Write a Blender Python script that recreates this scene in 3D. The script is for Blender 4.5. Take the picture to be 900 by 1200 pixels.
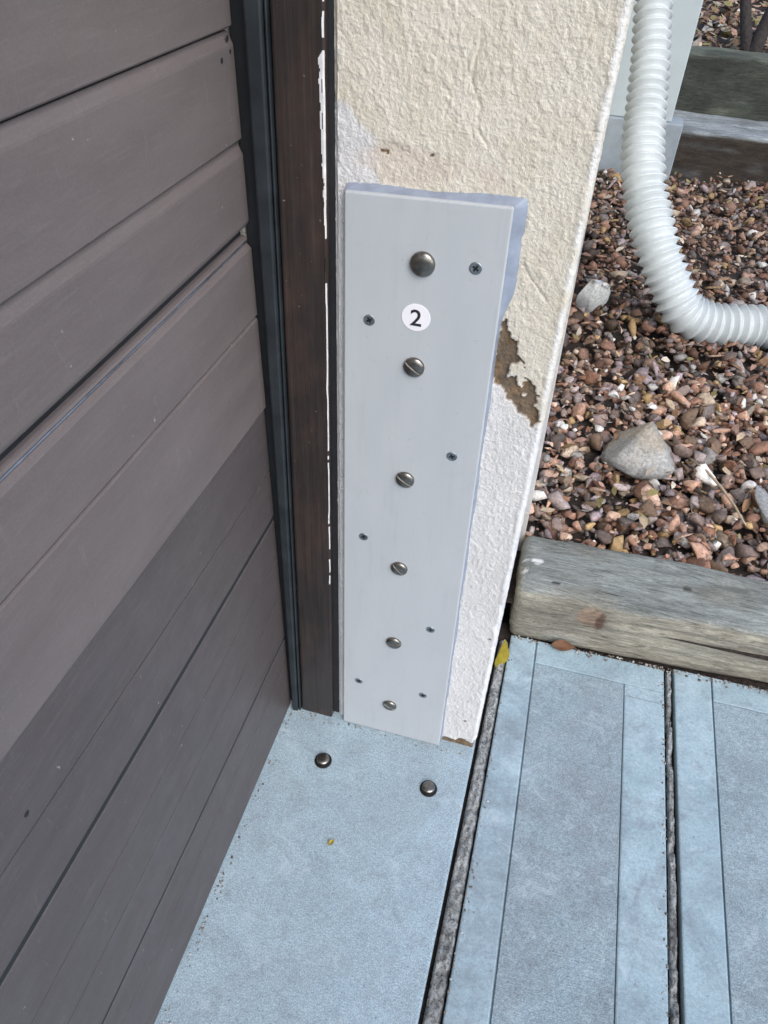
import bpy, bmesh, math, random
import numpy as np
from mathutils import Vector, Matrix

random.seed(7)
rng = np.random.default_rng(11)
SC = bpy.context.scene
COL = SC.collection
for o in list(bpy.data.objects):
    bpy.data.objects.remove(o)

# ------------------------------------------------------------------ camera
cam_d = bpy.data.cameras.new('camera')
cam_d.sensor_fit = 'VERTICAL'
cam_d.sensor_height = 36.0
cam_d.lens = 27.0
cam_d.clip_start = 0.02
cam_d.clip_end = 500
cam = bpy.data.objects.new('camera', cam_d)
COL.objects.link(cam)
fwd = Vector((-0.1733, 0.7129, -0.6795)).normalized()
rgt = Vector((0.9640, 0.2644, 0.0313))
rgt = (rgt - fwd * rgt.dot(fwd)).normalized()
upv = rgt.cross(fwd)
CAM = Vector((0.3716, -0.8436, 1.4))
cam.matrix_world = Matrix((
    (rgt.x, upv.x, -fwd.x, CAM.x),
    (rgt.y, upv.y, -fwd.y, CAM.y),
    (rgt.z, upv.z, -fwd.z, CAM.z),
    (0, 0, 0, 1)))
SC.camera = cam

# ------------------------------------------------------------------ light
SUN_EL, SUN_AZ = math.radians(46), math.radians(140)   # azimuth measured from +Y towards +X
world = bpy.data.worlds.new('World')
SC.world = world
world.use_nodes = True
wn = world.node_tree
for n in list(wn.nodes):
    wn.nodes.remove(n)
w_out = wn.nodes.new('ShaderNodeOutputWorld')
w_bg = wn.nodes.new('ShaderNodeBackground')
w_sky = wn.nodes.new('ShaderNodeTexSky')
w_sky.sky_type = 'NISHITA'
w_sky.sun_disc = False
w_sky.sun_elevation = SUN_EL
w_sky.sun_rotation = SUN_AZ
w_sky.air_density = 1.0
w_sky.dust_density = 2.0
w_sky.ozone_density = 1.0
w_bg.inputs['Strength'].default_value = 0.15
wn.links.new(w_sky.outputs['Color'], w_bg.inputs['Color'])
wn.links.new(w_bg.outputs['Background'], w_out.inputs['Surface'])

sun_d = bpy.data.lights.new('sun', 'SUN')
sun_d.energy = 0.85
sun_d.angle = math.radians(45)
sun_d.color = (1.0, 0.985, 0.96)
sun = bpy.data.objects.new('sun', sun_d)
COL.objects.link(sun)
sdir = Vector((math.sin(SUN_AZ) * math.cos(SUN_EL), math.cos(SUN_AZ) * math.cos(SUN_EL), math.sin(SUN_EL)))
sun.rotation_euler = sdir.to_track_quat('Z', 'Y').to_euler()
sun.location = (3, -3, 6)

SC.view_settings.view_transform = 'Standard'
SC.view_settings.look = 'None'
SC.view_settings.gamma = 1.0
SC.view_settings.use_curve_mapping = False
SC.view_settings.exposure = 1.0

# ------------------------------------------------------------------ helpers
def vnoise(p, freq, seed=0):
    """value noise in 0..1 for an (N,3) array"""
    q = np.asarray(p, float) * np.asarray(freq, float) + seed * 17.31
    i = np.floor(q).astype(np.int64)
    f = q - i
    f = f * f * (3 - 2 * f)
    def h(a, b, c):
        n = (a * 374761393 + b * 668265263 + c * 2147483647 + seed * 974711) & 0xFFFFFFFF
        n = ((n ^ (n >> 13)) * 1274126177) & 0xFFFFFFFF
        n = n ^ (n >> 16)
        return (n & 0xFFFF) / 65535.0
    r = 0
    for dx in (0, 1):
        wx = f[:, 0] if dx else 1 - f[:, 0]
        for dy in (0, 1):
            wy = f[:, 1] if dy else 1 - f[:, 1]
            for dz in (0, 1):
                wz = f[:, 2] if dz else 1 - f[:, 2]
                r = r + wx * wy * wz * h(i[:, 0] + dx, i[:, 1] + dy, i[:, 2] + dz)
    return r

def smooth(a, b, x):
    t = np.clip((x - a) / (b - a), 0, 1)
    return t * t * (3 - 2 * t)

def wloc(o):
    v = Vector((0, 0, 0))
    while o is not None:
        v += o.location
        o = o.parent
    return v

def tag(o, label=None, cat=None, group=None, kind=None):
    if label: o['label'] = label
    if cat: o['category'] = cat
    if group: o['group'] = group
    if kind: o['kind'] = kind
    return o

def empty(name, loc, label, cat, group=None):
    o = bpy.data.objects.new(name, None)
    o.empty_display_size = 0.05
    o.location = loc
    COL.objects.link(o)
    return tag(o, label, cat, group)

def obj(name, verts, faces, mat, parent=None, origin=None, smooth_shade=False, colors=None, mats=None, fmat=None):
    """verts in world coordinates; stored relative to the object's own origin"""
    v = np.asarray(verts, float)
    if origin is None:
        origin = tuple(wloc(parent)) if parent is not None else (0, 0, 0)
    v = v - np.asarray(origin)
    me = bpy.data.meshes.new(name)
    if isinstance(faces, np.ndarray):
        n, k = faces.shape
        me.vertices.add(len(v))
        me.vertices.foreach_set('co', v.astype(np.float32).ravel())
        me.loops.add(n * k)
        me.loops.foreach_set('vertex_index', faces.astype(np.int32).ravel())
        me.polygons.add(n)
        me.polygons.foreach_set('loop_start', np.arange(0, n * k, k, dtype=np.int32))
        me.polygons.foreach_set('loop_total', np.full(n, k, dtype=np.int32))
        me.update(calc_edges=True)
        me.validate()
    else:
        me.from_pydata(v.tolist(), [], [list(f) for f in faces])
        me.update()
    if smooth_shade:
        me.polygons.foreach_set('use_smooth', np.ones(len(me.polygons), dtype=bool))
    if colors is not None:
        a = me.color_attributes.new('tint', 'FLOAT_COLOR', 'POINT')
        c = np.ones((len(v), 4), np.float32)
        c[:, :3] = colors
        a.data.foreach_set('color', c.ravel())
    for m in (mats or [mat]):
        me.materials.append(m)
    if fmat is not None:
        me.polygons.foreach_set('material_index', np.asarray(fmat, dtype=np.int32))
    o = bpy.data.objects.new(name, me)
    COL.objects.link(o)
    if parent is not None:
        o.parent = parent
        o.location = Vector(origin) - wloc(parent)
    else:
        o.location = origin
    return o

def share(name, src, loc, parent=None, rot=(0, 0, 0), scale=(1, 1, 1)):
    o = bpy.data.objects.new(name, src.data)
    COL.objects.link(o)
    o.parent = parent
    o.location = Vector(loc) - (wloc(parent) if parent else Vector())
    o.rotation_euler = rot
    o.scale = scale
    return o

def bm_obj(name, bm, mat, parent=None, origin=None, smooth_shade=False):
    bmesh.ops.recalc_face_normals(bm, faces=bm.faces)
    bm.verts.ensure_lookup_table()
    bm.verts.index_update()
    v = [tuple(x.co) for x in bm.verts]
    f = [[y.index for y in x.verts] for x in bm.faces]
    bm.free()
    return obj(name, v, f, mat, parent, origin, smooth_shade)

def prism(bottom, top, bevel=0.0, segs=2, sel='top'):
    """bmesh of a block from two rings of four points"""
    bm = bmesh.new()
    a = [bm.verts.new(p) for p in bottom]
    b = [bm.verts.new(p) for p in top]
    n = len(a)
    bm.faces.new(a[::-1])
    bm.faces.new(b)
    for i in range(n):
        bm.faces.new((a[i], a[(i + 1) % n], b[(i + 1) % n], b[i]))
    bmesh.ops.recalc_face_normals(bm, faces=bm.faces)
    if bevel > 0:
        if sel == 'top':
            tb = set(b)
            ed = [e for e in bm.edges if e.verts[0] in tb and e.verts[1] in tb]
        else:
            ed = list(bm.edges)
        bmesh.ops.bevel(bm, geom=ed, offset=bevel, segments=segs, affect='EDGES', profile=0.5)
    return bm

def box(x0, x1, y0, y1, z0, z1, bevel=0.0, segs=2):
    return prism([(x0, y0, z0), (x1, y0, z0), (x1, y1, z0), (x0, y1, z0)],
                 [(x0, y0, z1), (x1, y0, z1), (x1, y1, z1), (x0, y1, z1)], bevel, segs, 'all')

def rough_box(L, W, H, step, rad, disp):
    """rounded, displaced block; local x 0..L, y 0..W, z 0..H. disp(p, n) -> new p"""
    bm = bmesh.new()
    nx, ny, nz = max(2, int(L / step)), max(2, int(W / step)), max(2, int(H / step))
    vid = {}
    def V(i, j, k):
        key = (i, j, k)
        if key not in vid:
            vid[key] = bm.verts.new((i / nx * L, j / ny * W, k / nz * H))
        return vid[key]
    for i in range(nx):
        for j in range(ny):
            bm.faces.new((V(i, j, 0), V(i, j + 1, 0), V(i + 1, j + 1, 0), V(i + 1, j, 0)))
            bm.faces.new((V(i, j, nz), V(i + 1, j, nz), V(i + 1, j + 1, nz), V(i, j + 1, nz)))
    for i in range(nx):
        for k in range(nz):
            bm.faces.new((V(i, 0, k), V(i + 1, 0, k), V(i + 1, 0, k + 1), V(i, 0, k + 1)))
            bm.faces.new((V(i, ny, k), V(i, ny, k + 1), V(i + 1, ny, k + 1), V(i + 1, ny, k)))
    for j in range(ny):
        for k in range(nz):
            bm.faces.new((V(0, j, k), V(0, j, k + 1), V(0, j + 1, k + 1), V(0, j + 1, k)))
            bm.faces.new((V(nx, j, k), V(nx, j + 1, k), V(nx, j + 1, k + 1), V(nx, j, k + 1)))
    bm.verts.index_update()
    v = np.array([x.co[:] for x in bm.verts])
    f = np.array([[y.index for y in x.verts] for x in bm.faces])
    bm.free()
    lo = np.array([rad] * 3)
    hi = np.array([L, W, H]) - rad
    core = np.clip(v, lo, hi)
    d = v - core
    ln = np.linalg.norm(d, axis=1, keepdims=True)
    n = d / np.maximum(ln, 1e-9)
    v = core + n * rad
    return disp(v, n), f, n

# ------------------------------------------------------------------ materials
def M(name):
    m = bpy.data.materials.new(name)
    m.use_nodes = True
    nt = m.node_tree
    b = nt.nodes['Principled BSDF']
    return m, nt, b

def N(nt, t, **kw):
    n = nt.nodes.new(t)
    for k, v in kw.items():
        if k.startswith('i_'):
            n.inputs[k[2:].replace('_', ' ')].default_value = v
        else:
            setattr(n, k, v)
    return n

def coords(nt, scale=(1, 1, 1)):
    tc = N(nt, 'ShaderNodeTexCoord')
    mp = N(nt, 'ShaderNodeMapping')
    mp.inputs['Scale'].default_value = scale
    nt.links.new(tc.outputs['Object'], mp.inputs['Vector'])
    return mp.outputs['Vector']

def noise(nt, vec, scale, detail=4, rough=0.55, dist=0.0):
    n = N(nt, 'ShaderNodeTexNoise')
    n.inputs['Scale'].default_value = scale
    n.inputs['Detail'].default_value = detail
    n.inputs['Roughness'].default_value = rough
    n.inputs['Distortion'].default_value = dist
    nt.links.new(vec, n.inputs['Vector'])
    return n.outputs['Fac']

def ramp(nt, fac, stops):
    r = N(nt, 'ShaderNodeValToRGB')
    e = r.color_ramp.elements
    while len(e) > 1:
        e.remove(e[-1])
    e[0].position = stops[0][0]
    e[0].color = (*stops[0][1], 1) if not isinstance(stops[0][1], (int, float)) else (stops[0][1],) * 3 + (1,)
    for p, c in stops[1:]:
        x = e.new(p)
        x.color = (*c, 1) if not isinstance(c, (int, float)) else (c, c, c, 1)
    nt.links.new(fac, r.inputs['Fac'])
    return r.outputs['Color']

def mix(nt, fac, a, b, mode='MIX'):
    n = N(nt, 'ShaderNodeMix', data_type='RGBA', blend_type=mode)
    for sock, val in ((n.inputs[0], fac), (n.inputs[6], a), (n.inputs[7], b)):
        if isinstance(val, (int, float)):
            sock.default_value = val
        elif isinstance(val, tuple):
            sock.default_value = (*val, 1)
        else:
            nt.links.new(val, sock)
    return n.outputs[2]

def bump(nt, b, height, strength, dist):
    n = N(nt, 'ShaderNodeBump')
    n.inputs['Strength'].default_value = strength
    n.inputs['Distance'].default_value = dist
    nt.links.new(height, n.inputs['Height'])
    nt.links.new(n.outputs['Normal'], b.inputs['Normal'])

def m_concrete(name, c_lo, c_hi, stain, speck=0.5, broom=None, bscale=260, bstr=0.35, grit=0.5):
    m, nt, b = M(name)
    v = coords(nt)
    base = ramp(nt, noise(nt, v, 9, 6, 0.68, 0.4), [(0.32, c_lo), (0.66, c_hi)])
    st = ramp(nt, noise(nt, v, 5.5, 6, 0.7, 0.6), [(0.44, 0.0), (0.64, 1.0)])
    col = mix(nt, st, base, mix(nt, 0.6, base, stain))
    fine = noise(nt, v, 420, 3, 0.6)
    col = mix(nt, grit, col, ramp(nt, fine, [(0.32, 0.18), (0.68, 0.80)]), 'OVERLAY')
    col = mix(nt, 0.4, col, ramp(nt, noise(nt, v, 150, 3, 0.7), [(0.3, 0.32), (0.7, 0.66)]), 'OVERLAY')
    blot = ramp(nt, noise(nt, v, 24, 6, 0.75, 1.2), [(0.50, 0.0), (0.68, 0.7)])
    col = mix(nt, blot, col, mix(nt, 0.45, col, (0.13, 0.135, 0.14)))
    pale = ramp(nt, noise(nt, v, 17, 6, 0.75, 0.8), [(0.55, 0.0), (0.70, 0.5)])
    col = mix(nt, pale, col, (0.48, 0.56, 0.62))
    rust = ramp(nt, noise(nt, v, 7.5, 5, 0.8, 1.5), [(0.66, 0.0), (0.76, 0.35)])
    col = mix(nt, rust, col, (0.24, 0.21, 0.19))
    sp = ramp(nt, noise(nt, v, 130, 2, 0.5), [(0.69, 0.0), (0.74, speck)])
    col = mix(nt, sp, col, (0.09, 0.09, 0.085))
    nt.links.new(col, b.inputs['Base Color'])
    b.inputs['Roughness'].default_value = 0.85
    b.inputs['Specular IOR Level'].default_value = 0.3
    if broom:
        h = noise(nt, coords(nt, broom), 1.0, 4, 0.65, 0.15)
        h2 = noise(nt, v, bscale, 3, 0.6)
        bump(nt, b, mix(nt, 0.5, h, h2), bstr, 0.003)
    else:
        bump(nt, b, noise(nt, v, bscale, 4, 0.6), bstr, 0.002)
    return m

C_LO, C_HI = (0.295, 0.39, 0.445), (0.345, 0.445, 0.50)
mat_floor = m_concrete('threshold concrete', C_LO, C_HI, (0.27, 0.33, 0.37), 0.55, None, 330, 0.7)
mat_slab = m_concrete('trowelled concrete', (0.255, 0.35, 0.395), (0.345, 0.45, 0.50), (0.165, 0.195, 0.225), 0.45, None, 200, 0.25, 0.22)
mat_broom = m_concrete('broomed concrete', (0.24, 0.315, 0.355), (0.29, 0.37, 0.41), (0.23, 0.26, 0.285), 0.4, (40, 420, 40), 420, 1.0)

def m_simple(name, col, rough=0.6, metal=0.0, var=0.12, scale=30, bstr=0.0, bscale=200, bdist=0.001, spec=0.5):
    m, nt, b = M(name)
    v = coords(nt)
    lo = tuple(c * (1 - var) for c in col)
    hi = tuple(min(1, c * (1 + var)) for c in col)
    nt.links.new(ramp(nt, noise(nt, v, scale, 5, 0.6), [(0.3, lo), (0.7, hi)]), b.inputs['Base Color'])
    b.inputs['Roughness'].default_value = rough
    b.inputs['Metallic'].default_value = metal
    b.inputs['Specular IOR Level'].default_value = spec
    if bstr:
        bump(nt, b, noise(nt, v, bscale, 4, 0.6), bstr, bdist)
    return m

def m_door(name, col, dirt):
    m, nt, b = M(name)
    v = coords(nt)
    vs = coords(nt, (1, 1, 6))
    c = ramp(nt, noise(nt, vs, 4, 5, 0.65), [(0.3, tuple(x * .9 for x in col)), (0.7, tuple(x * 1.1 for x in col))])
    st = ramp(nt, noise(nt, coords(nt, (1, 3, 40)), 6, 5, 0.7), [(0.52, 0.0), (0.8, 0.5)])
    c = mix(nt, st, c, dirt)
    sp = ramp(nt, noise(nt, v, 95, 2, 0.5), [(0.765, 0.0), (0.80, 0.6)])
    c = mix(nt, sp, c, (0.42, 0.40, 0.39))
    scuff = ramp(nt, noise(nt, coords(nt, (1, 60, 9)), 1.6, 6, 0.8, 0.8), [(0.60, 0.0), (0.78, 0.35)])
    c = mix(nt, scuff, c, (0.30, 0.28, 0.27))
    dust = ramp(nt, noise(nt, v, 500, 3, 0.7), [(0.35, 0.42), (0.65, 0.58)])
    c = mix(nt, 0.5, c, dust, 'OVERLAY')
    nt.links.new(c, b.inputs['Base Color'])
    nt.links.new(ramp(nt, noise(nt, v, 14, 4, 0.6), [(0.3, 0.38), (0.7, 0.55)]), b.inputs['Roughness'])
    b.inputs['Specular IOR Level'].default_value = 0.4
    bump(nt, b, noise(nt, v, 320, 3, 0.6), 0.12, 0.001)
    return m

mat_door = m_door('lighter brown door paint', (0.138, 0.117, 0.114), (0.19, 0.17, 0.165))  # lighter tone for the upper boards
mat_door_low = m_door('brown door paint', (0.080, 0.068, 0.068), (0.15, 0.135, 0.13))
mat_black = m_simple('black gap shade and rubber', (0.012, 0.013, 0.016), 0.7, 0, 0.3, 40)
mat_strip = m_simple('dark slate weatherstrip', (0.019, 0.024, 0.028), 0.42, 0, 0.35, 25, 0.3, 120)

def m_trim():
    m, nt, b = M('dark brown jamb paint')
    v = coords(nt)
    g = noise(nt, coords(nt, (260, 260, 6)), 1.0, 5, 0.7)
    c = ramp(nt, noise(nt, coords(nt, (1, 1, 0.6)), 7, 5, 0.7), [(0.28, (0.014, 0.0125, 0.0135)), (0.50, (0.030, 0.0225, 0.020)), (0.70, (0.062, 0.038, 0.028))])
    c = mix(nt, 0.65, c, ramp(nt, g, [(0.25, 0.25), (0.75, 0.72)]), 'OVERLAY')
    sp = ramp(nt, noise(nt, v, 160, 2, 0.5), [(0.73, 0.0), (0.77, 0.7)])
    c = mix(nt, sp, c, (0.33, 0.31, 0.29))
    nt.links.new(c, b.inputs['Base Color'])
    b.inputs['Roughness'].default_value = 0.34
    bump(nt, b, g, 0.4, 0.0015)
    return m
mat_trim = m_trim()
mat_chipedge = m_simple('bare white primer edge', (0.66, 0.66, 0.66), 0.45, 0, 0.15, 60, 0.6, 150)

def m_attr(name, rough, var_scale, var, bscale, bstr, bdist, spec=0.4):
    """colour from the mesh's own paint attribute, with grain"""
    m, nt, b = M(name)
    v = coords(nt)
    at = N(nt, 'ShaderNodeVertexColor', layer_name='tint')
    f = ramp(nt, noise(nt, v, var_scale, 5, 0.65), [(0.25, 0.5 - var), (0.75, 0.5 + var)])
    c = mix(nt, 0.8, at.outputs['Color'], f, 'OVERLAY')
    nt.links.new(c, b.inputs['Base Color'])
    b.inputs['Roughness'].default_value = rough
    b.inputs['Specular IOR Level'].default_value = spec
    if bstr:
        bump(nt, b, noise(nt, v, bscale, 4, 0.6), bstr, bdist)
    return m

mat_stucco = m_attr('painted stucco', 0.8, 22, 0.09, 300, 0.8, 0.003, 0.3)
mat_gravel = m_attr('crushed stone', 0.72, 120, 0.34, 260, 0.8, 0.003, 0.45)
mat_leafcol = m_attr('dead leaf', 0.75, 90, 0.2, 300, 0.2, 0.001, 0.3)
def m_plate():
    m, nt, b = M('grey painted plate')
    v = coords(nt)
    c = ramp(nt, noise(nt, coords(nt, (3, 3, 1)), 5, 5, 0.6), [(0.3, (0.410, 0.440, 0.465)), (0.7, (0.450, 0.475, 0.498))])
    dr = ramp(nt, noise(nt, coords(nt, (60, 60, 5)), 1.0, 4, 0.7), [(0.56, 0.0), (0.76, 0.35)])
    c = mix(nt, dr, c, (0.34, 0.35, 0.36))
    sm_ = ramp(nt, noise(nt, v, 18, 6, 0.75, 1.0), [(0.56, 0.0), (0.74, 0.35)])
    c = mix(nt, sm_, c, (0.37, 0.385, 0.40))
    pt = ramp(nt, noise(nt, v, 210, 2, 0.5), [(0.73, 0.0), (0.77, 0.5)])
    c = mix(nt, pt, c, (0.25, 0.25, 0.25))
    nt.links.new(c, b.inputs['Base Color'])
    nt.links.new(ramp(nt, noise(nt, v, 30, 4, 0.6), [(0.3, 0.40), (0.7, 0.62)]), b.inputs['Roughness'])
    b.inputs['Specular IOR Level'].default_value = 0.35
    bump(nt, b, noise(nt, coords(nt, (1, 1, .25)), 140, 5, 0.65), 0.12, 0.0015)
    return m
mat_plate = m_plate()
mat_sealant = m_simple('blue grey sealant', (0.235, 0.275, 0.345), 0.5, 0, 0.2, 40, 0.5, 120, 0.0012)
mat_sticker = m_simple('white sticker', (0.80, 0.79, 0.83), 0.4, 0, 0.02, 20)
mat_ink = m_simple('black ink', (0.018, 0.018, 0.022), 0.5, 0, 0.1, 20)
mat_steel = m_simple('dull stainless steel', (0.25, 0.235, 0.21), 0.30, 1.0, 0.3, 160, 0.15, 400, 0.0004)
mat_zinc = m_simple('dark zinc screw', (0.27, 0.31, 0.34), 0.42, 0.9, 0.3, 200)
mat_slot = m_simple('darkened slot', (0.16, 0.145, 0.125), 0.6, 0.3, 0.3, 200)  # slot floors coloured darker to tone down their sky reflection
mat_recess = m_simple('screw recess', (0.02, 0.02, 0.02), 0.6, 0.5, 0.3, 200)
mat_hose = m_simple('white ribbed plastic', (0.49, 0.53, 0.535), 0.40, 0, 0.10, 14, 0.0)
mat_cab = m_simple('pale grey cabinet paint', (0.39, 0.45, 0.47), 0.5, 0, 0.05, 6)
mat_plinth = m_simple('blue grey plinth', (0.24, 0.28, 0.31), 0.7, 0, 0.15, 12, 0.3, 90)
mat_soil = m_simple('dark damp soil', (0.035, 0.026, 0.021), 0.95, 0, 0.45, 25, 1.0, 60, 0.02)
mat_asphalt = m_simple('asphalt ground', (0.06, 0.06, 0.058), 0.9, 0, 0.3, 20, 0.6, 120, 0.004)
mat_bark = m_simple('dark bark', (0.028, 0.022, 0.02), 0.85, 0, 0.5, 60, 1.0, 90, 0.006)
mat_leaf_g = m_simple('green leaf', (0.06, 0.11, 0.03), 0.55, 0, 0.35, 40)

def m_filler():
    m, nt, b = M('weathered joint filler')
    v = coords(nt, (1, 0.8, 1))
    n1 = noise(nt, v, 150, 6, 0.85, 0.5)
    c = ramp(nt, n1, [(0.36, (0.02, 0.019, 0.018)), (0.45, (0.22, 0.23, 0.22)), (0.56, (0.50, 0.53, 0.53))])
    d = ramp(nt, noise(nt, coords(nt), 14, 3, 0.6), [(0.5, 0.0), (0.7, 0.7)])
    c = mix(nt, d, c, (0.06, 0.05, 0.043))
    nt.links.new(c, b.inputs['Base Color'])
    b.inputs['Roughness'].default_value = 0.95
    bump(nt, b, n1, 1.0, 0.006)
    return m
mat_filler = m_filler()

def m_wood(name, k=1.0):
    m, nt, b = M(name)
    at = N(nt, 'ShaderNodeVertexColor', layer_name='tint')
    g = noise(nt, coords(nt, (9, 85, 85)), 1.0, 8, 0.78, 2.2)
    g2 = noise(nt, coords(nt, (90, 420, 420)), 1.0, 5, 0.8, 0.8)
    c = mix(nt, 0.85 * k, at.outputs['Color'], ramp(nt, g, [(0.32, 0.10), (0.48, 0.48), (0.68, 0.80)]), 'OVERLAY')
    c = mix(nt, 0.5, c, ramp(nt, g2, [(0.34, 0.15), (0.66, 0.78)]), 'OVERLAY')
    crack = ramp(nt, noise(nt, coords(nt, (3, 150, 150)), 1.0, 3, 0.6, 0.6), [(0.66, 0.0), (0.72, 0.8)])
    c = mix(nt, crack, c, (0.03, 0.028, 0.022))
    nt.links.new(c, b.inputs['Base Color'])
    b.inputs['Roughness'].default_value = 0.88
    b.inputs['Specular IOR Level'].default_value = 0.25
    bump(nt, b, mix(nt, 0.5, g, g2), 0.9, 0.005)
    return m
mat_wood = m_wood('weathered timber')

# ================================================================== GROUND
g = obj('ground', [(-60, -60, -0.12), (60, -60, -0.12), (60, 60, -0.12), (-60, 60, -0.12)], [(0, 1, 2, 3)], mat_asphalt)
tag(g, kind='structure')

pav = bm_obj('pavement', box(-0.4, 2.6, -4.2, 0.36, -0.10, -0.022), mat_soil, origin=(0, 0, -0.10))
tag(pav, kind='structure')

def lin(y, x_near, x_far, y_near=-0.49, y_far=0.30):
    t = (y - y_near) / (y_far - y_near)
    return x_near + (x_far - x_near) * max(min(t, 1.05), -1.6)

YB, YE = 0.312, -1.35                       # back and front end of this bay
def strip(name, mat, xl, xr, y0, y1, z, parent, zb=-0.02, bevel=0.004):
    """xl, xr: (near, far) x pairs"""
    q = [(lin(y0, *xl), y0), (lin(y0, *xr), y0), (lin(y1, *xr), y1), (lin(y1, *xl), y1)]
    bm = prism([(a, b, zb) for a, b in q], [(a, b, z) for a, b in q], bevel, 2)
    return bm_obj(name, bm, mat, parent)

# threshold slab beside the door, running back under the wall
q = [(-0.36, YE), (0.3775, YE), (0.3755, 0.0), (0.374, 0.05), (-0.36, 0.05)]
bm_obj('paving_slab', prism([(a, b, -0.02) for a, b in q], [(a, b, 0.0) for a, b in q], 0.004, 2), mat_floor, pav)
q = [(-0.36, -4.0), (0.385, -4.0), (0.3775, YE - 0.02), (-0.36, YE - 0.02)]
bm_obj('paving_slab', prism([(a, b, -0.02) for a, b in q], [(a, b, 0.0) for a, b in q], 0.004, 2), mat_floor, pav)

J1R, J2L, J2R = (0.413, 0.405), (0.759, 0.747), (0.784, 0.769)
J3L, J3R = (1.130, 1.112), (1.154, 1.134)
def bay(xl, xr, b_l, b_r, y0, y1):
    s = strip('paving_slab', mat_slab, xl, xr, y0, y1, -0.0065, pav, -0.02, 0.0)
    # trowelled margins standing round a lower broomed panel, with a tooled line between
    yb = y1 - 0.062
    strip('margin', mat_slab, xl, b_l, y0, y1, 0.0, s, -0.0062, 0.003)
    strip('margin', mat_slab, b_r, xr, y0, yb - 0.03, 0.0005, s, -0.0062, 0.003)
    g0 = (b_l[0] + 0.003, b_l[1] + 0.003)
    strip('margin', mat_slab, g0, xr, yb, y1, -0.0004, s, -0.0062, 0.002)
    g1 = (b_r[0] - 0.0012, b_r[1] - 0.0012)
    strip('broomed_panel', mat_broom, g0, g1, y0, yb - 0.0015, -0.0016, s, -0.0062, 0.0012)
    strip('margin', mat_slab, b_r, xr, yb - 0.0295, yb - 0.0008, -0.0010, s, -0.0062, 0.001)
bay(J1R, J2L, (0.484, 0.463), (0.676, 0.663), YE, YB)
bay(J2R, J3L, (0.854, 0.848), (1.046, 1.036), YE, YB + 0.01)
bay(J3R, (1.50, 1.482), (1.226, 1.210), (1.42, 1.41), YE, YB + 0.015)
bay(J1R, J2L, (0.484, 0.463), (0.676, 0.663), -4.0, YE - 0.02)
bay(J2R, J3L, (0.854, 0.848), (1.046, 1.036), -4.0, YE - 0.02)
bay(J3R, (1.50, 1.482), (1.226, 1.210), (1.42, 1.41), -4.0, YE - 0.02)
bm_obj('paving_slab', box(1.52, 2.58, -4.0, YB, -0.02, 0.0, 0.003), mat_slab, pav)

def filler(xl, xr, y0, y1, z, seed):
    n, k = 900, 9
    P, F, = [], []
    for i in range(n + 1):
        y = y0 + (y1 - y0) * i / n
        a, b = lin(y, *xl), lin(y, *xr)
        for j in range(k + 1):
            t = j / k
            P.append((a + (b - a) * t, y, z - 0.016 * (abs(t - 0.46) * 2) ** 6))
    P = np.array(P)
    P[:, 2] += (vnoise(P, (120, 90, 1), seed) - 0.5) * 0.007 + (vnoise(P, (380, 300, 1), seed + 1) - 0.5) * 0.006 - np.clip(vnoise(P, (60, 45, 1), seed + 2) - .6, 0, 1) * .03
    F = np.array([[i * (k + 1) + j, i * (k + 1) + j + 1, (i + 1) * (k + 1) + j + 1, (i + 1) * (k + 1) + j] for i in range(n) for j in range(k)])
    return obj('joint_filler', P, F, mat_filler, pav, smooth_shade=True)
filler((0.3830, 0.3815), (0.4125, 0.4045), -3.9, YB - 0.02, -0.0015, 3)
filler((0.7640, 0.7530), (0.7800, 0.7650), -3.9, YB, -0.0025, 5)
filler((1.1308, 1.1128), (1.1532, 1.1332), -3.9, YB, -0.006, 8)

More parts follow.
